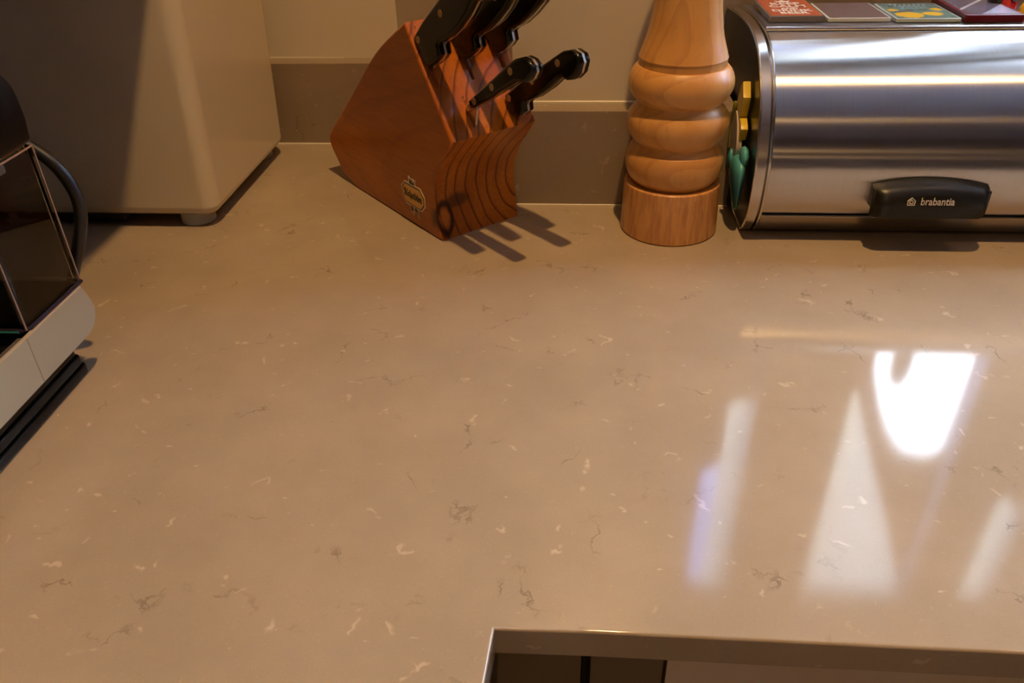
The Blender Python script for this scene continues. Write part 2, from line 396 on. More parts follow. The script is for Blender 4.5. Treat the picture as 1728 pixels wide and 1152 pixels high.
# ---- knife block
BA, BW, BU = Vector((-.1248, .7019, 0)), Vector((.7563, .6542, 0)), Vector((-.6542, .7563, 0))
BROT = math.atan2(.6542, .7563)
blk = thing('knife_block', 'slanted reddish-brown varnished wooden knife block with a gold badge', 'knife block', BA, BROT)
BWID = .0948
prof = [(0, 0), (.0042, .02), (.0062, .038), (.0035, .057), (-.0055, .0755), (-.0165, .0895)]
fr = crom(prof, 4)
backp = crom([(.036, .1965), (.0967, .160), (.162, .1045), (.224, .052), (.2315, .038)], 5)
poly = fr + [(-.0297, .1063)] + backp + [(.227, .030), (.206, .008), (.178, 0)]
bm = bmesh.new(); prism(bm, poly, lambda p, a: (a, p[0], p[1]), 0, BWID, bev=.0026, seg=3)
body = obj('block_body', bm, acacia, blk, smooth=40)
# top-face frame: P0 at front-left of slot face, v up the slope, n outwards
BP0 = Vector((0, -.0297, .1063)); vv = Vector((0, .0657, .0902)).normalized(); nn = Vector((0, -vv.z, vv.y)); 
def TF(w_, v_, n_): return BP0 + Vector((w_, 0, 0)) + vv*v_ + nn*n_
slots = [(.0095, .052, .107, .0028), (.046, .050, .107, .0034), (.0815, .055, .105, .0028), (.029, .008, .038, .0026), (.075, .004, .036, .0026)]
cut = bmesh.new()
for (wc, v0, v1, th) in slots:
    vs = [cut.verts.new(TF(wc+sx*th/2, v_, n_)) for sx in (-1, 1) for v_ in (v0, v1) for n_ in (-.03, .01)]
    for f in ((0, 1, 3, 2), (4, 6, 7, 5), (0, 4, 5, 1), (2, 3, 7, 6), (0, 2, 6, 4), (1, 5, 7, 3)): cut.faces.new([vs[i] for i in f])
bmesh.ops.recalc_face_normals(cut, faces=cut.faces)
cme = bpy.data.meshes.new('cut'); cut.to_mesh(cme); cut.free(); co = bpy.data.objects.new('cut', cme); COL.objects.link(co); co.parent = blk
md = body.modifiers.new('b', 'BOOLEAN'); md.object = co; md.operation = 'DIFFERENCE'; md.solver = 'EXACT'
bpy.context.view_layer.update()
me2 = bpy.data.meshes.new_from_object(body.evaluated_get(bpy.context.evaluated_depsgraph_get()))
body.modifiers.clear(); body.data = me2; sharpen(me2, 40); wn(body); bpy.data.objects.remove(co)
# badge on the left side face (reading direction = -Y local)
bd = (0, .0475, .0315)
def side_poly(name, pts, mat, off, th=.0004, parent=blk):
    bm = bmesh.new(); prism(bm, pts, lambda p, a: (-off-a, bd[1]-p[0], bd[2]+p[1]), -.0002, th); return obj(name, bm, mat, parent, smooth=0)
def octo(hw, hh, c): return [(-hw+c, -hh), (hw-c, -hh), (hw, -hh+c), (hw, hh-c), (hw-c, hh), (-hw+c, hh), (-hw, hh-c), (-hw, -hh+c)]
bdg = side_poly('badge', octo(.0222, .0122, .0072), badge_rim_m, 0)
tag(bdg, 'gold eight-sided badge lettered in blackletter')
side_poly('badge_line', octo(.0208, .0108, .0066), ink_m, .0004, .00015, bdg)
side_poly('badge_foil', octo(.0196, .0096, .0060), gold_m, .0005, .0002, bdg)
side_poly('badge_crest', [(-.0075, .0118), (.0055, .0118), (.0065, .0185), (.0045, .0172), (.001, .0185), (-.002, .0172), (-.0065, .0195)], badge_rim_m, 0, .0003, bdg)
side_poly('crest_ink', [(-.005, .0122), (.004, .0122), (.0045, .0165), (.002, .0135), (-.001, .016), (-.0045, .0172)], ink_m, .0003, .0002, bdg)
side_poly('ribbon', [(-.0072, -.0118), (-.0005, -.0118), (-.0005, -.021), (-.0035, -.0185), (-.0068, -.0195)], badge_rim_m, 0, .0003, bdg)
side_poly('ribbon_ink', [(-.0062, -.0118), (-.0015, -.0118), (-.0015, -.0185), (-.0035, -.017), (-.0060, -.0180)], ink_m, .0003, .0002, bdg)
side_poly('ribbon', [(.0002, -.0118), (.0072, -.0118), (.0082, -.0225), (.0045, -.0175), (.0006, -.0165)], badge_rim_m, 0, .0003, bdg)
side_poly('ribbon_ink', [(.0012, -.0118), (.0062, -.0118), (.0068, -.0195), (.0045, -.0160), (.0014, -.0155)], ink_m, .0003, .0002, bdg)
fr_txt = ''.join(chr(0x1D586+ord(ch)-97) if ch.islower() else chr(0x1D56C+ord(ch)-65) for ch in 'Richardson')
textobj('badge_lettering', fr_txt, .0108, ink_m, bdg, basis((-.0008, bd[1], bd[2]+.0002), (0, -1, 0), (0, 0, 1), (-1, 0, 0)), depth=.00012, bold=.00012, xs=.66)

# ---- knives (each a thing of its own; local frame shared with the block's slot face)
def knife(name, label, wc, out, th, blade, rivets, bolster=None, butt=None):
    k = thing(name, label, 'knife', BA + Matrix.Rotation(BROT, 3, 'Z') @ TF(wc, (out[0][0]+out[-1][0])/2, 0), BROT, 'black-handled knives in the wooden block')
    o = Vector(TF(wc, (out[0][0]+out[-1][0])/2, 0))
    f = lambda p, a: TF(wc+a, p[0], p[1])-o
    for s in (-1, 1):
        bm = bmesh.new(); a0, a1 = s*.0012, s*(th/2)
        v0 = [bm.verts.new(f(p, a0)) for p in out]; v1 = [bm.verts.new(f(p, a1)) for p in out]; n = len(out)
        f0 = bm.faces.new(v0); f1 = bm.faces.new(v1[::-1])
        for i in range(n): bm.faces.new((v0[i], v1[i], v1[(i+1) % n], v0[(i+1) % n]))
        bmesh.ops.recalc_face_normals(bm, faces=bm.faces)
        bmesh.ops.bevel(bm, geom=list(f1.edges), offset=min(.0032, th*.28), segments=4, affect='EDGES', profile=.5)
        obj('handle_scale', bm, black_hard, k, smooth=50)
    bm = bmesh.new(); cx_ = sum(p[0] for p in out)/len(out); 
    prism(bm, out, f, -.00118, .00118)
    tg = obj('tang', bm, steel_m, k, smooth=0)
    if blade:
        bm = bmesh.new(); prism(bm, blade, f, -.0009, .0009); obj('blade', bm, steel_m, k, smooth=0)
    if bolster:
        bm = bmesh.new(); prism(bm, bolster, f, -.0042, .0042, bev=.0018, seg=3); obj('bolster', bm, steel_m, k)
    for (rv, rn) in rivets:
        bm = bmesh.new(); 
        r = .0031
        c0 = [bm.verts.new(f((rv+r*math.cos(2*pi*i/16), rn+r*math.sin(2*pi*i/16)), -th/2-.0003)) for i in range(16)]
        c1 = [bm.verts.new(f((rv+r*math.cos(2*pi*i/16), rn+r*math.sin(2*pi*i/16)), th/2+.0003)) for i in range(16)]
        bm.faces.new(c0); bm.faces.new(c1[::-1])
        for i in range(16): bm.faces.new((c0[i], c1[i], c1[(i+1) % 16], c0[(i+1) % 16]))
        obj('rivet', bm, brass_m, k)
    return k
big = [(.0975, -.003), (.1000, .020), (.1005, .056), (.1000, .090), (.0990, .115), (.0950, .127), (.086, .130), (.070, .128), (.064, .123), (.0655, .116), (.0715, .108), (.0745, .098),
       (.0712, .083), (.0698, .066), (.0705, .049), (.0735, .034), (.0730, .0290), (.0662, .0265), (.0650, .019), (.0665, .004), (.070, -.001)]
big = [(a, b+.004) for a, b in big]
bladeb = [(.1, .002), (.1, -.028), (.066, -.028), (.066, .006)]
knife('chef_knife', 'black-handled chef knife in the top left slot of the wooden block', .0095, big, .0142, bladeb, [(.0915, .0075), (.0905, .055), (.088, .10)])
knife('carving_knife', 'black-handled carving knife in the middle top slot of the wooden block', .046, [(a-.0, b) for a, b in big], .0142, [(.1, .002), (.1, -.028), (.058, -.028), (.060, .004)], [(.0915, .0075), (.0905, .055), (.088, .10)])
knife('bread_knife', 'black-handled serrated-type knife in the top right slot, nearest the wall', .0815, big, .0142, bladeb, [(.0915, .0075), (.0905, .055), (.088, .10)])
bpy.data.objects['bread_knife']['label'] = 'black-handled knife in the top right slot, nearest the splayed wall'
par = [(.0285, .013), (.0285, .040), (.0280, .062), (.0280, .085), (.0272, .097), (.0240, .107), (.0190, .1125), (.0130, .1145), (.0085, .1125), (.0060, .106), (.0062, .099), (.0085, .095), (.0125, .088), (.0155, .060), (.0175, .040), (.0195, .022), (.0210, .014)]
knife('paring_knife', 'small black-handled paring knife with bare steel bolster, lower left of the block', .029, par, .0135,
      [(.0275, .014), (.0275, -.026), (.009, -.026), (.0092, .003), (.019, .014)], [(.0240, .0235), (.0225, .056), (.0215, .088)],
      bolster=[(.0282, .016), (.0275, .004), (.0215, .004), (.0200, .016)])
util = [(.0290, .0035), (.0290, .030), (.0275, .060), (.0258, .085), (.0245, .100), (.0205, .110), (.0140, .1155), (.0070, .1145), (.0015, .107), (.0005, .098), (.0030, .0915), (.0075, .0880), (.0085, .080),
        (.0078, .064), (.0090, .042), (.0118, .029), (.0108, .0245), (.0052, .0215), (.0052, .011), (.0085, .0025), (.012, .0008)]
knife('utility_knife', 'black-handled utility knife with curved butt, lower right of the block', .075, util, .0142, [(.0285, .004), (.0285, -.026), (.009, -.026), (.009, .004)], [(.0235, .0095), (.0215, .050), (.0190, .0905)])

# ---- pepper mill
mill = thing('pepper_mill', 'tall turned beech pepper mill with three rounded rings beside the bread bin', 'pepper mill', (.0965, .742, 0))
bm = bmesh.new(); lathe(bm, [(0, 0), (.0455, 0), (.0468, .0015), (.0462, .020), (.0455, .0475), (.0450, .0495), (.0435, .0505), (.036, .0500), (.034, .048), (0, .048)], 72)
obj('mill_base', bm, beech_base, mill)
bead = lambda z0, z1, r0, r1, rm, n=9: [(r0+(r1-r0)*i/n + (rm-(r0+r1)/2)*math.sin(pi*i/n)**.75, z0+(z1-z0)*i/n) for i in range(n+1)]
pr = [(0, .0485), (.036, .0485), (.0365, .0495)]
pr += bead(.0535, .0822, .0405, .0428, .0456)
pr += [(.0424, .0829), (.0398, .0845), (.0384, .0868), (.0380, .0890), (.0384, .0895)]
pr += bead(.0898, .1188, .0388, .0428, .0461)
pr += [(.0424, .1195), (.0396, .1212), (.0380, .1236), (.0376, .1258), (.0380, .1263)]
pr += bead(.1266, .1575, .0384, .0404, .0470)
pr += [(.0388, .1580), (.0386, .1640), (.0392, .1650), (.0385, .1665)]
pr += crom([(.0375, .170), (.0332, .183), (.0300, .200), (.0286, .212), (.0272, .235), (.0262, .262), (.0272, .285)], 5)
pr += [(.0295, .288), (.0292, .292)]
bm = bmesh.new(); lathe(bm, pr + [(0, .292)], 72); obj('mill_body', bm, beech_m, mill, smooth=28)
bm = bmesh.new(); lathe(bm, [(0, .293), (.0285, .293), (.031, .297)] + crom([(.033, .305), (.0365, .322), (.0345, .345), (.025, .362), (.012, .369)], 5) + [(0, .370)], 64); obj('mill_head', bm, beech_m, mill)
bm = bmesh.new(); lathe(bm, [(0, .370), (.006, .370), (.008, .375), (.006, .381), (0, .383)], 24); obj('mill_knob', bm, steel_m, mill)

# ---- bread bin
BX0, BX1 = .164, .634
cap_pts = crom([(0.94369, 0.16804), (0.87853, 0.17344), (0.81542, 0.17476), (0.76961, 0.16733), (0.74161, 0.15155), (0.72278, 0.13119), (0.71056, 0.10574), (0.70293, 0.07622), (0.70446, 0.04161), (0.71413, 0.01819), (0.72991, 0.0032), (0.74823, 0.0032)], 5)
cap_poly = [(.952, .010), (.952, .160)] + cap_pts + [(.940, .0031)]
def inset(poly, d):
    n = len(poly); out = []
    A = sum(poly[i][0]*poly[(i+1) % n][1]-poly[(i+1) % n][0]*poly[i][1] for i in range(n)); sg = 1 if A > 0 else -1
    for i in range(n):
        a, b, c = Vector(poly[i-1]), Vector(poly[i]), Vector(poly[(i+1) % n])
        e1 = (b-a).normalized(); e2 = (c-b).normalized(); nrm = Vector((-(e1.y+e2.y), e1.x+e2.x)).normalized()*sg
        out.append((b.x+nrm.x*d, b.y+nrm.y*d))
    return out
bin_ = thing('bread_bin', 'brushed steel roll-top bread bin with black handle and black sides', 'bread bin', (BX0, .80, 0))
BO = Vector((BX0, .80, 0))
def yzprism(name, poly, x0, x1, mat, parent, bev=0, seg=2, smooth=35):
    bm = bmesh.new(); prism(bm, poly, lambda p, a: (a-BO.x, p[0]-BO.y, p[1]-BO.z), x0, x1, bev, seg); return obj(name, bm, mat, parent, smooth=smooth)
def ring_band(bm, outer, inner, x0, x1):
    n = len(outer)
    def V(p, x): return bm.verts.new((x-BO.x, p[0]-BO.y, p[1]-BO.z))
    o0 = [V(p, x0) for p in outer]; o1 = [V(p, x1) for p in outer]; i0 = [V(p, x0) for p in inner]; i1 = [V(p, x1) for p in inner]
    for k in range(n):
        j = (k+1) % n
        bm.faces.new((o0[k], o0[j], o1[j], o1[k])); bm.faces.new((i0[k], i1[k], i1[j], i0[j]))
        bm.faces.new((o0[k], i0[k], i0[j], o0[j])); bm.faces.new((o1[k], o1[j], i1[j], i1[k]))
def loop_bead(name, poly, xs, rad, mat, parent):
    bm = bmesh.new(); n = len(poly); rings = []
    for i in range(n):
        a, b = Vector(poly[i-1]), Vector(poly[(i+1) % n]); t = (b-a).normalized(); nr = Vector((t.y, -t.x)); p = Vector(poly[i])
        rings.append([bm.verts.new((xs+rad*math.cos(2*pi*k/8)-BO.x, p.x+nr.x*rad*math.sin(2*pi*k/8)-BO.y, p.y+nr.y*rad*math.sin(2*pi*k/8)-BO.z)) for k in range(8)])
    for i in range(n):
        A, B = rings[i], rings[(i+1) % n]
        for k in range(8): bm.faces.new((A[k], A[(k+1) % 8], B[(k+1) % 8], B[k]))
    return obj(name, bm, mat, parent)
for side, (xa, s) in (('l', (BX0, 1)), ('r', (BX1, -1))):
    inn = inset(cap_poly, .0028)
    p = yzprism('side_panel', inn, xa+s*.0014, xa+s*.0060, cap_m, bin_)
    bm = bmesh.new(); ring_band(bm, cap_poly, inset(cap_poly, .0030), xa+s*.0012, xa+s*.0092)
    rb = obj('side_rim', bm, rim_m, p)
    loop_bead('rim_bead', inset(cap_poly, .0012), xa+s*.0014, .0014, rim_m, p)
    loop_bead('rim_bead', inset(cap_poly, .0006), xa+s*.0126, .0016, rim_m, p)
    yzprism('rim_core', inset(cap_poly, .0030), xa+s*.0060, xa+s*.0142, rim_m, p)
# lid: the curved front panel, with UVs so the brushing runs round the curve
LIDC = [(0.80575, 0.17374), (0.79302, 0.17171), (0.77368, 0.1658), (0.7467, 0.15104), (0.72685, 0.13068), (0.7128, 0.10574), (0.70425, 0.07622), (0.70497, 0.04161), (0.71005, 0.02685)]
lid_curve = crom([(Y_, Z_) for Y_, Z_ in LIDC], 6)
lid_pts = [p for p in lid_curve if p[1] > 0.02787 and p[0] < 0.8144]
lx0, lx1 = BX0+.0142, BX1-.0142
def shell(name, pts, x0, x1, d0, th, mat, parent, nx=1):
    bm = bmesh.new(); uv = bm.loops.layers.uv.new('UVMap'); n = len(pts)
    nr = []
    for i in range(n):
        a, b = Vector(pts[max(0, i-1)]), Vector(pts[min(n-1, i+1)]); t = (b-a).normalized(); nr.append(Vector((-t.y, t.x)))
    def P(i, x, d): q = Vector(pts[i])+nr[i]*d; return bm.verts.new((x-BO.x, q.x-BO.y, q.y-BO.z))
    o0 = [P(i, x0, -d0) for i in range(n)]; o1 = [P(i, x1, -d0) for i in range(n)]; i0 = [P(i, x0, -d0-th) for i in range(n)]; i1 = [P(i, x1, -d0-th) for i in range(n)]
    def F(vs, uvs):
        f = bm.faces.new(vs)
        for l, u in zip(f.loops, uvs): l[uv].uv = u
    for i in range(n-1):
        a, b = i/n, (i+1)/n
        F((o0[i], o1[i], o1[i+1], o0[i+1]), ((0, a), (1, a), (1, b), (0, b))); F((i0[i], i0[i+1], i1[i+1], i1[i]), ((0, a), (0, b), (1, b), (1, a)))
    F((o0[0], i0[0], i1[0], o1[0]), ((0, 0), (0, .01), (1, .01), (1, 0))); F((o0[-1], o1[-1], i1[-1], i0[-1]), ((0, 0), (1, 0), (1, .01), (0, .01)))
    F(tuple(o0[::-1])+tuple(i0), [(0, 0)]*(2*n)) if False else None
    return obj(name, bm, mat, parent, smooth=50)
# direction of inset normal: make sure it points inwards
t_ = Vector(lid_pts[1])-Vector(lid_pts[0]); inward = Vector((.82, .09))-Vector(lid_pts[len(lid_pts)//2])
tt = Vector(lid_pts[len(lid_pts)//2+1])-Vector(lid_pts[len(lid_pts)//2-1]); sgn = 1 if Vector((-tt.y, tt.x)).dot(inward) > 0 else -1
lid_ = shell('lid', lid_pts, lx0, lx1, -sgn*.0012, -sgn*.0015, lid_m, bin_)
# top plate
tp = [p for p in cap_poly if p[1] > 0.15664 and p[0] > 0.80676]
tp_s = sorted([(p[0], p[1]) for p in tp if p[0] <= .951])
tp_s = [(0.80371, 0.17446)] + [q for q in tp_s if q[0] > 0.8144]
poly = [(a, b+.0006) for a, b in tp_s] + [(a, b-.0035) for a, b in tp_s[::-1]]
yzprism('top_plate', poly, lx0, lx1, M('steel_top_plate', (.33, .32, .34), .38, 1), bin_)
bm = bmesh.new(); tube(bm, [(lx0-BO.x, 0.80351-BO.y, 0.17344), (lx1-BO.x, 0.80351-BO.y, 0.17344)], .0019, 10); obj('top_lip', bm, rim_m, bin_)
# inner body behind the lid, base strip and bottom
inner = inset(cap_poly, .006)
yzprism('inner_body', inner, lx0, lx1, blk_plastic, bin_)
bs = [p for p in cap_pts if p[1] < 0.02685 and p[0] < 0.77368]
nxt = [(a+.0035, b+.0008) for a, b in bs[::-1]]
yzprism('base_strip', [(bs[0][0]-.0002, 0.02685)] + bs + [(.753, .0045)] + nxt, lx0, lx1, M('steel_base_strip', (.36, .32, .29), .35, 1), bin_)
bm = bmesh.new(); tube(bm, [(lx0-BO.x, bs[0][0]-BO.y+.0002, 0.02654), (lx1-BO.x, bs[0][0]-BO.y+.0002, 0.02654)], .0009, 8); obj('strip_lip', bm, rim_m, bin_)
for fx in (BX0+.03, BX1-.03):
    for fy in (.755, .91):
        bm = bmesh.new(); lathe(bm, [(0, 0), (.008, 0), (.008, .004), (0, .004)], 20, (fx-BO.x, fy-BO.y, 0)); obj('foot', bm, rubber_m, bin_)
# handle
HX0, HX1 = 0.26977, 0.37055
hb = bmesh.new(); nh = 25; rows = []
for i in range(nh):
    t = i/(nh-1); x = HX0+(HX1-HX0)*t; arch = 1-(2*t-1)**2
    zt = 0.06044+.0061*arch; edge = min(1, .55+.45*min(1, min(t, 1-t)*12)**.5)
    yo = 0.70446
    prof_ = [(yo, zt+.001), (yo-.009*edge, zt-.001), (yo-.015*edge, zt-.005), (yo-.0185*edge, zt-.012), (yo-.0195*edge, 0.0467), (yo-.0185*edge, 0.03703), (yo-.0168*edge, 0.03499), (yo-.0145*edge, 0.03601),
             (yo-.0145*edge, 0.0467), (yo-.011*edge, zt-.008), (yo, zt-.006)]
    rows.append([hb.verts.new((x-BO.x, a-BO.y, b)) for a, b in prof_])
for a, b in zip(rows, rows[1:]):
    n = len(a)
    for k in range(n): hb.faces.new((a[k], a[(k+1) % n], b[(k+1) % n], b[k]))
hb.faces.new(rows[0]); hb.faces.new(rows[-1][::-1])
box(hb, HX0+.0005-BO.x, HX0+.003-BO.x, 0.69326-BO.y, 0.70649-BO.y, 0.04161, 0.05891)
box(hb, HX1-.003-BO.x, HX1-.0005-BO.x, 0.69326-BO.y, 0.70649-BO.y, 0.04161, 0.05891)
hd = obj('handle', hb, blk_plastic, bin_, smooth=40); tag(hd, 'black plastic handle with white lettering')
tm = basis((0.3222-BO.x, 0.6843-BO.y, 0.0526), (1, 0, 0), (0, .07, 1), (0, -1, .07))
textobj('lettering', 'brabantia', .0098, logo_m, hd, tm, depth=.0002, bold=.00006, xs=.80)
bm = bmesh.new()
hxc, hzc, hs = 0.2998, 0.0525, .0032
def seg(p, q, wd_=.0007):
    p, q = Vector(p), Vector(q); t = (q-p).normalized(); nrm = Vector((-t.y, t.x))*wd_/2
    vs = [bm.verts.new((hxc+a.x-BO.x, 0.6843-BO.y+.07*a.y-d, hzc+a.y)) for a in (p-nrm, q-nrm, q+nrm, p+nrm) for d in (.0002, -.0006)]
    for f in ((0, 2, 4, 6), (1, 7, 5, 3), (0, 1, 3, 2), (2, 3, 5, 4), (4, 5, 7, 6), (6, 7, 1, 0)): bm.faces.new([vs[i] for i in f])
for a, b in (((-.003, -.003), (.003, -.003)), ((-.003, -.0032), (-.003, .0008)), ((.003, -.0032), (.003, .0008)), ((-.0035, .0005), (.0003, .0038)), ((-.0003, .0038), (.0035, .0005)),
             ((-.0014, -.0016), (.0014, -.0016)), ((-.0014, -.0018), (-.0014, .0004)), ((.0014, -.0018), (.0014, .0004)), ((-.0016, .0002), (.0, .0016)), ((0, .0016), (.0016, .0002))): seg(a, b)
obj('logo', bm, logo_m, hd, smooth=0)

# ---- coaster-like magnets on the bin
ZT = 0.17578
def lying(name, label, cat, x0, x1, y0, y1, th, frame_mat, face_mat, rz=0, margin=.002, skew=0, group='flat picture magnets on top of the bread bin'):
    cx_, cy_ = (x0+x1)/2, (y0+y1)/2
    t = thing(name, label, cat, (cx_, cy_, ZT), rz, group)
    w_, h_ = (x1-x0)/2, (y1-y0)/2
    bm = bmesh.new(); prism(bm, rrect(-w_, w_, -h_, h_, .002, 3), lambda p, a: (p[0], p[1], a), 0, th, bev=.0006); obj('case', bm, frame_mat, t)
    bm = bmesh.new(); prism(bm, rrect(-w_+margin, w_-margin, -h_+margin, h_-margin, .001, 2), lambda p, a: (p[0], p[1], a), th-.0003, th+.0002); f = obj('picture', bm, face_mat, t, smooth=0)
    return t, f, th
case_m = M('clear_acrylic_edge', (.16, .15, .16), .1)
orange_m = M('orange_red_print', (.40, .10, .045), .25)
prt_m = M('white_lettering', (.75, .72, .72), .4)
t, f, th = lying('slogan_magnet', 'orange-red slogan magnet with white crown and lettering, leftmost on the bin', 'magnet', 0.18324, 0.23516, 0.81898, 0.90093, .0055, case_m, orange_m)
for s, yy, sz in (('KEEP', .0165, .0135), ('CALM', .004, .0135), ('AND', -.0065, .0075), ('DRINK', -.0160, .0125), ('BEER', -.0275, .0125)):
    textobj('lettering', s, sz, prt_m, f, basis((0.0, yy, th+.0003), (1, 0, 0), (0, 1, 0), (0, 0, 1)), depth=.0001, bold=.0003)
bm = bmesh.new()
prism(bm, [(-.006, .0245), (.006, .0245), (.0075, .032), (.0038, .0285), (0, .034), (-.0038, .0285), (-.0075, .032)], lambda p, a: (p[0], p[1], a), th+.0001, th+.0004); obj('crown', bm, prt_m, f, smooth=0)
plain = M('glossy_brown_print', (.16, .13, .14), .12)
lying('plain_magnet', 'plain glossy grey-brown magnet, second from the left on the bin', 'magnet', 0.2377, 0.29573, 0.81796, 0.89024, .0035, M('pale_edge', (.55, .6, .62), .2), plain)
flower = M('yellow_flower_print', (.2, .3, .3), .2); g = G(flower)
co_ = g.coord(); s = g.node('ShaderNodeSeparateXYZ', {0: co_})
def blob(cx_, cy_, r, k=1.0):
    a = g.math('SUBTRACT', s.outputs[0], cx_); b = g.math('MULTIPLY', g.math('SUBTRACT', s.outputs[1], cy_), k)
    d = g.math('SQRT', g.math('ADD', g.math('MULTIPLY', a, a), g.math('MULTIPLY', b, b)))
    d = g.math('ADD', d, g.math('MULTIPLY', g.math('SUBTRACT', g.noise(co_, 130, 3), .5), .008))
    return g.math('SUBTRACT', 1.0, g.rng(d, r*.8, r))
c = g.mix(g.noise(co_, 70, 3), (.06, .12, .16, 1), (.16, .30, .28, 1))
for (a, b, r, k) in ((-.012, -.020, .014, 1.0), (.010, -.015, .011, 1.1), (-.021, .002, .006, 1), (.02, .004, .007, 1)): c = g.mix(blob(a, b, r, k), c, (.68, .44, .04, 1))
g.base(c)
t, f, th = lying('flower_magnet', 'yellow flower picture magnet with small lettering, third from the left on the bin', 'magnet', 0.29878, 0.35783, 0.81389, 0.88515, .0035, M('pale_edge_b', (.45, .55, .56), .2), flower)
for i, yy in enumerate((.028, .020, .012)):
    textobj('lettering', ('o o o o o o o o', 'o o o o o o o', 'o o o o o')[i], .0055, M('pale_blue_print', (.35, .42, .5), .4), f, basis((0, yy, th+.0003), (1, 0, 0), (0, 1, 0), (0, 0, 1)), depth=.0001)
photo = M('dark_picture_print', (.1, .1, .16), .15); g = G(photo)
co_ = g.coord(); s = g.node('ShaderNodeSeparateXYZ', {0: co_})
c = g.mix(g.noise(co_, 45, 4, .7), (.05, .05, .09, 1), (.20, .19, .26, 1))
dd = g.math('SUBTRACT', s.outputs[0], g.math('ADD', g.math('MULTIPLY', s.outputs[1], .8), 0.0))
c = g.mix(g.math('MULTIPLY', g.rng(dd, .020, .022), 1.0), c, (.42, .48, .72, 1))
c = g.mix(g.math('MULTIPLY', g.rng(dd, -.010, -.008), g.math('SUBTRACT', 1.0, g.rng(dd, -.006, -.004))), c, (.5, .5, .55, 1))
g.base(c)
lying('framed_magnet', 'dark picture magnet with a thick dark-red edge, fourth from the left on the bin', 'magnet', 0.36037, 0.41331, 0.81338, 0.90093, .0065, M('dark_red_edge', (.10, .004, .010), .3), photo, margin=.0035)

# ---- two little dome figures on the picture magnet
def dome(name, label, loc, r, shell_m, marks, rz=0, k=1.3):
    t = thing(name, label, 'figurine', loc, rz)
    bm = bmesh.new(); prof_ = [(0, 0)] + [(r*math.cos(a*pi/24), r*k*math.sin(a*pi/24)) for a in range(0, 12)] + [(0, r*k)]
    lathe(bm, prof_, 32); sh = obj('shell', bm, shell_m, t)
    return t
red_m = M('red_glaze', (.42, .012, .012), .12, coat=.6); yel_m = M('yellow_glaze', (.72, .40, .03), .14, coat=.6); blk_g = M('black_glaze', (.008, .008, .008), .12, coat=.6)
t = dome('ladybird', 'small glossy red and black ladybird figurine at the right end of the bin', (0.41942, 0.87344, ZT+.0002), .0125, red_m, None, k=1.5)
bm = bmesh.new(); bmesh.ops.create_uvsphere(bm, u_segments=20, v_segments=12, radius=.0088)
for v in bm.verts: v.co = Vector((v.co.x*.75-.0105, v.co.y-.003, v.co.z*1.3+.010))
obj('head', bm, blk_g, t)
bm = bmesh.new(); bmesh.ops.create_uvsphere(bm, u_segments=16, v_segments=10, radius=.0045)
for v in bm.verts: v.co += Vector((.004, -.0095, .012))
obj('spot', bm, blk_g, t)
dome('egg_figurine', 'small glossy yellow egg-shaped figurine at the right end of the bin, before the ladybird', (0.42858, 0.83018, ZT+.0002), .0142, yel_m, None, k=1.5)

# ---- magnets clinging to the bin's left side
def loft(bm, pts, n=16):
    """pts: (y, z, half width in y, half thickness in x, x offset)"""
    rings = []
    for i, (y, z, ry, rx, xo) in enumerate(pts):
        rings.append([bm.verts.new((xo+rx*math.cos(2*pi*k/n), y+ry*math.sin(2*pi*k/n), z)) for k in range(n)])
    for A, B in zip(rings, rings[1:]):
        for k in range(n): bm.faces.new((A[k], A[(k+1) % n], B[(k+1) % n], B[k]))
    bm.faces.new(rings[0]); bm.faces.new(rings[-1][::-1])
teal_m = M('teal_glaze', (.03, .22, .25), .28, coat=.4); g = G(teal_m)
tz = g.node('ShaderNodeSeparateXYZ', {0: g.coord()}).outputs[2]
g.base(g.mix(g.rng(tz, .022, .052), (.010, .15, .21, 1), (.09, .40, .46, 1)))
tl = thing('teal_magnet', 'teal glazed figure-shaped magnet low on the bread bin\'s black side', 'magnet', (.1585, 0.7411, 0.02023))
bm = bmesh.new(); loft(bm, [(0, 0, .006, .0018, 0), (-.001, .004, .010, .0026, 0), (-.001, .012, .013, .0036, -.0006), (0, .022, .018, .0050, -.0012), (.001, .032, .021, .0060, -.0016), (.001, .041, .021, .0062, -.0016), (0, .047, .018, .0055, -.0014), (0, .051, .010, .0035, -.001), (0, .0525, .003, .001, 0)])
obj('body', bm, teal_m, tl, smooth=80)
bm = bmesh.new(); loft(bm, [(-.006, .044, .004, .0025, .0016), (-.006, .050, .009, .0040, .0014), (-.006, .056, .010, .0042, .0014), (-.005, .061, .007, .0034, .0014), (-.005, .0635, .002, .001, .0014)])
obj('head', bm, teal_m, tl, smooth=80)
bm = bmesh.new(); loft(bm, [(.020, .028, .003, .0015, -.004), (.021, .036, .006, .0024, -.0052), (.021, .044, .0065, .0026, -.0058), (.020, .052, .003, .0014, -.0056)])
obj('fin', bm, teal_m, tl, smooth=80)
ym = thing('yellow_magnet', 'yellow and white plaster magnet high on the bread bin\'s black side', 'magnet', (.1615, 0.75536, .0615))
plaster = M('white_plaster', (.55, .46, .40), .6); yel2 = M('yellow_paint', (.72, .50, .03), .3, coat=.3)
bm = bmesh.new(); prism(bm, crom([(.020, .000), (.030, .016), (.031, .030), (.020, .044), (.006, .036), (-.004, .016), (.004, .002)], 3, True), lambda p, a: (a, p[0], p[1]), -.0068, -.001, bev=.0015); obj('backing', bm, plaster, ym)
bm = bmesh.new(); prism(bm, crom([(-.001, .022), (-.006, .034), (.003, .0405), (.014, .044), (.012, .034), (.006, .024)], 2, True), lambda p, a: (a, p[0], p[1]), -.0050, .0020, bev=.001); obj('petal', bm, yel2, ym)
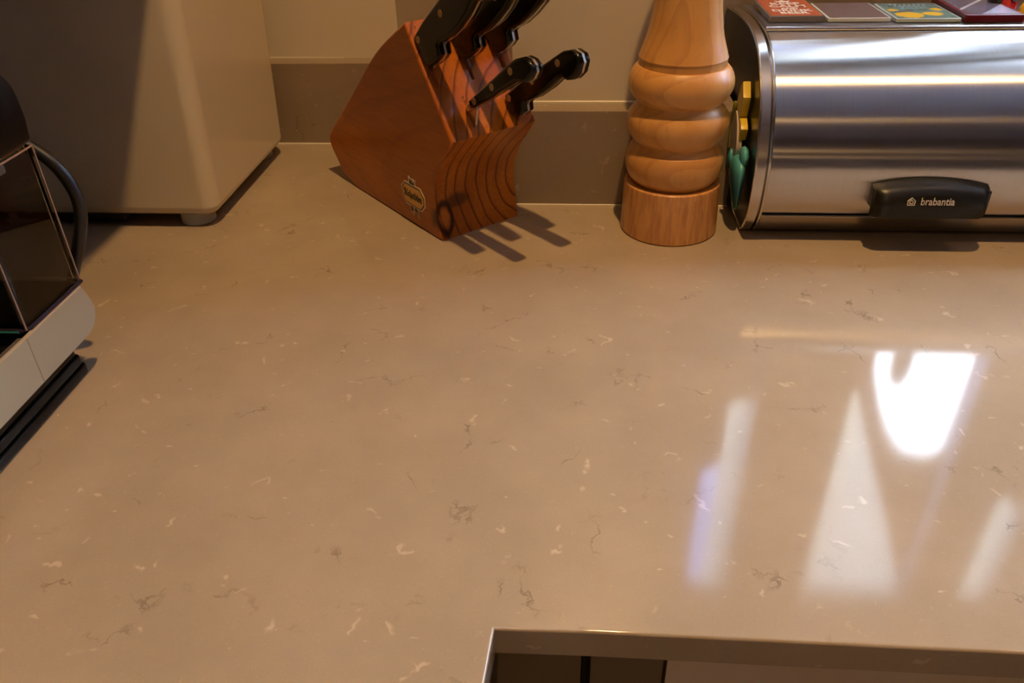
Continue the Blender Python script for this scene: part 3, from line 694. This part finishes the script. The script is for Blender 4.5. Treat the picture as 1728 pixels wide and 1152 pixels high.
bm = bmesh.new(); prism(bm, [(.006, .042), (.020, .040), (.026, .052), (.016, .070), (.010, .074), (.004, .066), (.000, .062), (.002, .052)], lambda p, a: (a, p[0], p[1]), -.0055, .0020, bev=.0012); obj('petal', bm, yel2, ym)
bm = bmesh.new(); prism(bm, crom([(.028, .004), (.036, .016), (.037, .034), (.030, .050), (.026, .046), (.031, .030), (.030, .016)], 2, True), lambda p, a: (a, p[0], p[1]), -.0075, -.0015, bev=.0006); obj('edge_paint', bm, M('olive_yellow_paint', (.25, .26, .02), .4), ym)

# ---- cream appliance in the corner
ap = thing('bread_maker', 'large glossy cream bread maker standing in the left corner', 'bread maker', (-.50, .83, 0))
bm = bmesh.new(); x0, x1, y0, y1, z0, z1 = -.605+.5, -.3545+.5, .7235-.83, .948-.83, .0125, .355
box(bm, x0, x1, y0, y1, z0, z1)
ve = [e for e in bm.edges if abs(e.verts[0].co.z-e.verts[1].co.z) > .1]
bmesh.ops.bevel(bm, geom=ve, offset=.016, segments=8, affect='EDGES', profile=.5)
he = [e for e in bm.edges if abs(e.verts[0].co.z-e.verts[1].co.z) < 1e-5 and (min(e.verts[0].co.z, e.verts[1].co.z) < z0+.001 or e.verts[0].co.z > z1-.001) and len(e.link_faces) == 2 and any(abs(f.normal.z) < .5 for f in e.link_faces)]
bmesh.ops.bevel(bm, geom=he, offset=.011, segments=6, affect='EDGES', profile=.5)
for v in bm.verts: v.co.y += (.018*(v.co.z/.35)**1.5 if v.co.y < 0 else .030*(v.co.z/.35)); v.co.x += .002*(v.co.z/.2) if v.co.x > 0 else 0
obj('casing', bm, cream_plastic, ap, smooth=30)
boxo('base_plate', M('dark_base_plate', (.02, .018, .015), .6), ap, -.09, .045, -.100, .09, .006, .0145, bev=.001)
for fx, fy in ((-.385, .7465), (-.385, .93), (-.575, .7465), (-.575, .93)):
    bm = bmesh.new(); lathe(bm, [(0, 0), (.0165, 0), (.0175, .001), (.0172, .013), (0, .0135)], 32, (fx+.5, fy-.83, 0)); obj('foot', bm, rubber_m, ap)

# ---- coffee machine at the left edge
cm = thing('coffee_machine', 'black and ivory capsule coffee machine with a clear box, at the left edge', 'coffee machine', (-.44, .33, 0))
O = Vector((-.44, .33, 0))
XS = -.350
Y0m, Y1m = .16, .4895
for i in range(4):
    za = .0005+i*.0085; d = (.0, .0012, .0026, .0052)[i]
    pl = rrect(-.57-O.x, -.3605-d-O.x, Y0m+.02-O.y, .4755-d*1.6-O.y, .004, 3)
    bm = bmesh.new(); prism(bm, pl, lambda p, a: (p[0], p[1], a), za, za+.0078, bev=.0018); obj('base_plate', bm, mblack, cm)
bm = bmesh.new(); sp_ = [(Y0m, .0335), (.4755, .0335), (.4835, .0362), (.4885, .0420), (.4900, .0480), (.4870, .0595), (.4830, .0690), (Y0m, .0690)]
prism(bm, [(p[0]-O.y, p[1]) for p in sp_], lambda p, a: (a, p[0], p[1]), XS-O.x-.0035, XS-O.x, bev=.0008, seg=2); cb = obj('chassis_side', bm, white_plastic, cm); tag(cb, 'ivory side strip')
boxo('chassis_core', mblack, cm, -.57-O.x, XS-.0035-O.x, Y0m+.005-O.y, .4800-O.y, .0345, .0600)
bm = bmesh.new(); box(bm, XS-.0002-O.x, XS+.00015-O.x, .4140-O.y, .4146-O.y, .0345, .0685); obj('seam', bm, M('seam_shade', (.2, .16, .12), .6), cb)
# drip grille
for i in range(16):
    ya = .175+i*.0150
    boxo('grille_slat', mblack, cm, -.56-O.x, XS-.008-O.x, ya-O.y, ya+.006-O.y, .0615, .0665, bev=.0008)
boxo('tray_rim', M('grey_tray_rim', (.08, .07, .06), .35), cm, XS-.0075-O.x, XS-.0040-O.x, Y0m+.01-O.y, .416-O.y, .060, .0680, bev=.0006)
# clear box
bx = bmesh.new(); wl = .0022
cx0, cx1, cy0, cy1, cz0, cz1 = -.46-O.x, XS-.0035-O.x, .4215-O.y, .4890-O.y, .0705, .172
bx2 = bmesh.new()
prism(bx2, rrect(cx0, cx1, cy0, cy1, .004, 4), lambda p, a: (p[0], p[1], a), cz0, cz1, bev=.0006)
outer = obj('clear_box', bx2, clear_m, cm); tag(outer, 'clear smoked plastic container')
bx3 = bmesh.new(); prism(bx3, rrect(cx0+wl, cx1-wl, cy0+wl, cy1-wl, .003, 4), lambda p, a: (p[0], p[1], a), cz0+.003, cz1+.002)
bmesh.ops.recalc_face_normals(bx3, faces=bx3.faces); bmesh.ops.reverse_faces(bx3, faces=bx3.faces)
inn = obj('inner_wall', bx3, clear_m, outer, recalc=False)
bm = bmesh.new(); 
pth = [(cx1+.0006, cy1, .0700), (cx1+.0006, cy0+.003, .0700), (cx1-.003, cy0-.0006, .0700), (cx0, cy0-.0006, .0700)]
tube(bm, pth, .0016, 8); obj('box_lip', bm, lip_m, outer)
edge_glint_m = M('painted_edge_glint', (.30, .19, .14), .25)  # pinkish highlights on the clear box edges, painted as thin strips
for a_, b_ in (((cx1, cy1, cz0), (cx1, cy1, cz1)), ((cx1, cy0, cz0), (cx1, cy0, cz1)), ((cx1, cy0, cz1-.001), (cx1, cy1, cz1-.001)), ((cx0, cy1, cz0+.002), (cx1, cy1, cz0+.002))):
    bm = bmesh.new(); tube(bm, [a_, b_], .0007, 6); obj('edge_glint', bm, edge_glint_m, outer)
bm = bmesh.new(); tube(bm, [(cx1-.004, cy0-.0022, .0695), (cx0, cy0-.0022, .0695)], .0012, 6); obj('front_edge', bm, M('blue_green_edge', (.02, .12, .14), .15), outer)
boxo('tray_floor', mblack, cm, -.56-O.x, XS-.006-O.x, .418-O.y, .486-O.y, .0605, .0695)
# black body above
bp = [(-.60, .176), (XS-.003, .1745), (XS-.0015, .177)] + crom([(XS, .190), (XS-.0012, .2075), (XS-.006, .2165), (XS-.018, .2240), (XS-.035, .2270)], 4) + [(-.60, .228)]
bm = bmesh.new(); prism(bm, [(p[0]-O.x, p[1]) for p in bp], lambda p, a: (p[0], a, p[1]), .335-O.y, .4895-O.y, bev=.003, seg=3); bb = obj('body', bm, mblack, cm)
for i in range(4): boxo('vent_slot', M('vent_shade', (.03, .028, .025), .5), bb, XS-.0006-O.x, XS+.0006-O.x, .405-O.y, .440-O.y, .184+i*.006, .1858+i*.006)
bm = bmesh.new(); prism(bm, rrect(.440-O.y, .456-O.y, .1655, .1710, .0015, 2), lambda p, a: (a, p[0], p[1]), cx1-.0008, cx1+.001); obj('clip', bm, M('clip_grey', (.08, .075, .07), .3), bb)
bm = bmesh.new(); prism(bm, rrect(-.60-O.x, -.385-O.x, .30-O.y, .489-O.y, .02, 6), lambda p, a: (p[0], p[1], a), .226, .42, bev=.012, seg=4); obj('unseen_shade_block', bm, mblack, cm)  # upper block out of view, added to shade the bread maker front
# rear column down to the base
boxo('rear_column', mblack, cm, -.60-O.x, -.47-O.x, .335-O.y, .488-O.y, .060, .178, bev=.003)
# power cord loops behind the machine
pts = crom([(-.405, .484, .184), (-.380, .4965, .176), (-.362, .5025, .163), (-.3500, .5025, .150), (-.3440, .5025, .133), (-.3450, .5025, .117), (-.352, .5025, .098), (-.365, .5025, .072), (-.385, .504, .036), (-.42, .51, .010), (-.49, .52, .0048)], 6)
bm = bmesh.new(); tube(bm, [Vector(p)-O for p in pts], .0045, 12); cord = obj('power_cord', bm, M('black_rubber_cord', (.008, .008, .008), .4), cm, smooth=60)

# ---- base cabinets under the worktop
cab = thing('base_cabinet', 'taupe base cabinet under the right-hand worktop edge, left of the black gap', 'cabinet', (-.01, .29, -.9))
boxo('carcass', carc_m, cab, -.045, .0195, .002, .66, 0, .876)
boxo('door', carc_m, cab, -.038, .0208, -.018, .0, .10, .872, bev=.001)
cab2 = thing('base_cabinet', 'taupe base cabinet under the right-hand worktop edge, right of the black gap', 'cabinet', (.30, .29, -.9))
boxo('carcass', mblack, cab2, -.288, .30, .002, .66, 0, .876)
boxo('door', carc_m, cab2, -.2845, -.245, -.018, .0, .10, .872, bev=.001)
boxo('door', ss_m, cab2, -.2435, .30, -.018, .0, .10, .872, bev=.001)
cab3 = thing('base_cabinet', 'taupe base cabinet under the left-hand worktop arm', 'cabinet', (-.35, -.5, -.9))
boxo('carcass', carc_m, cab3, -.27, .285, -.8, .76, 0, .876)
boxo('door', carc_m, cab3, .287, .303, -.8, .76, .10, .872, bev=.001)
wc_ = thing('wall_cabinet', 'taupe wall cabinet on the left wall above the coffee machine and bread maker', 'cabinet', (-.45, -.10, .52))
boxo('carcass', carc_m, wc_, -.172, .172, -1.10, 1.095, 0, .72)
for i in range(4): boxo('door', carc_m, wc_, .172, .190, -1.098+i*.549, -.552+i*.549, .002, .718, bev=.001)
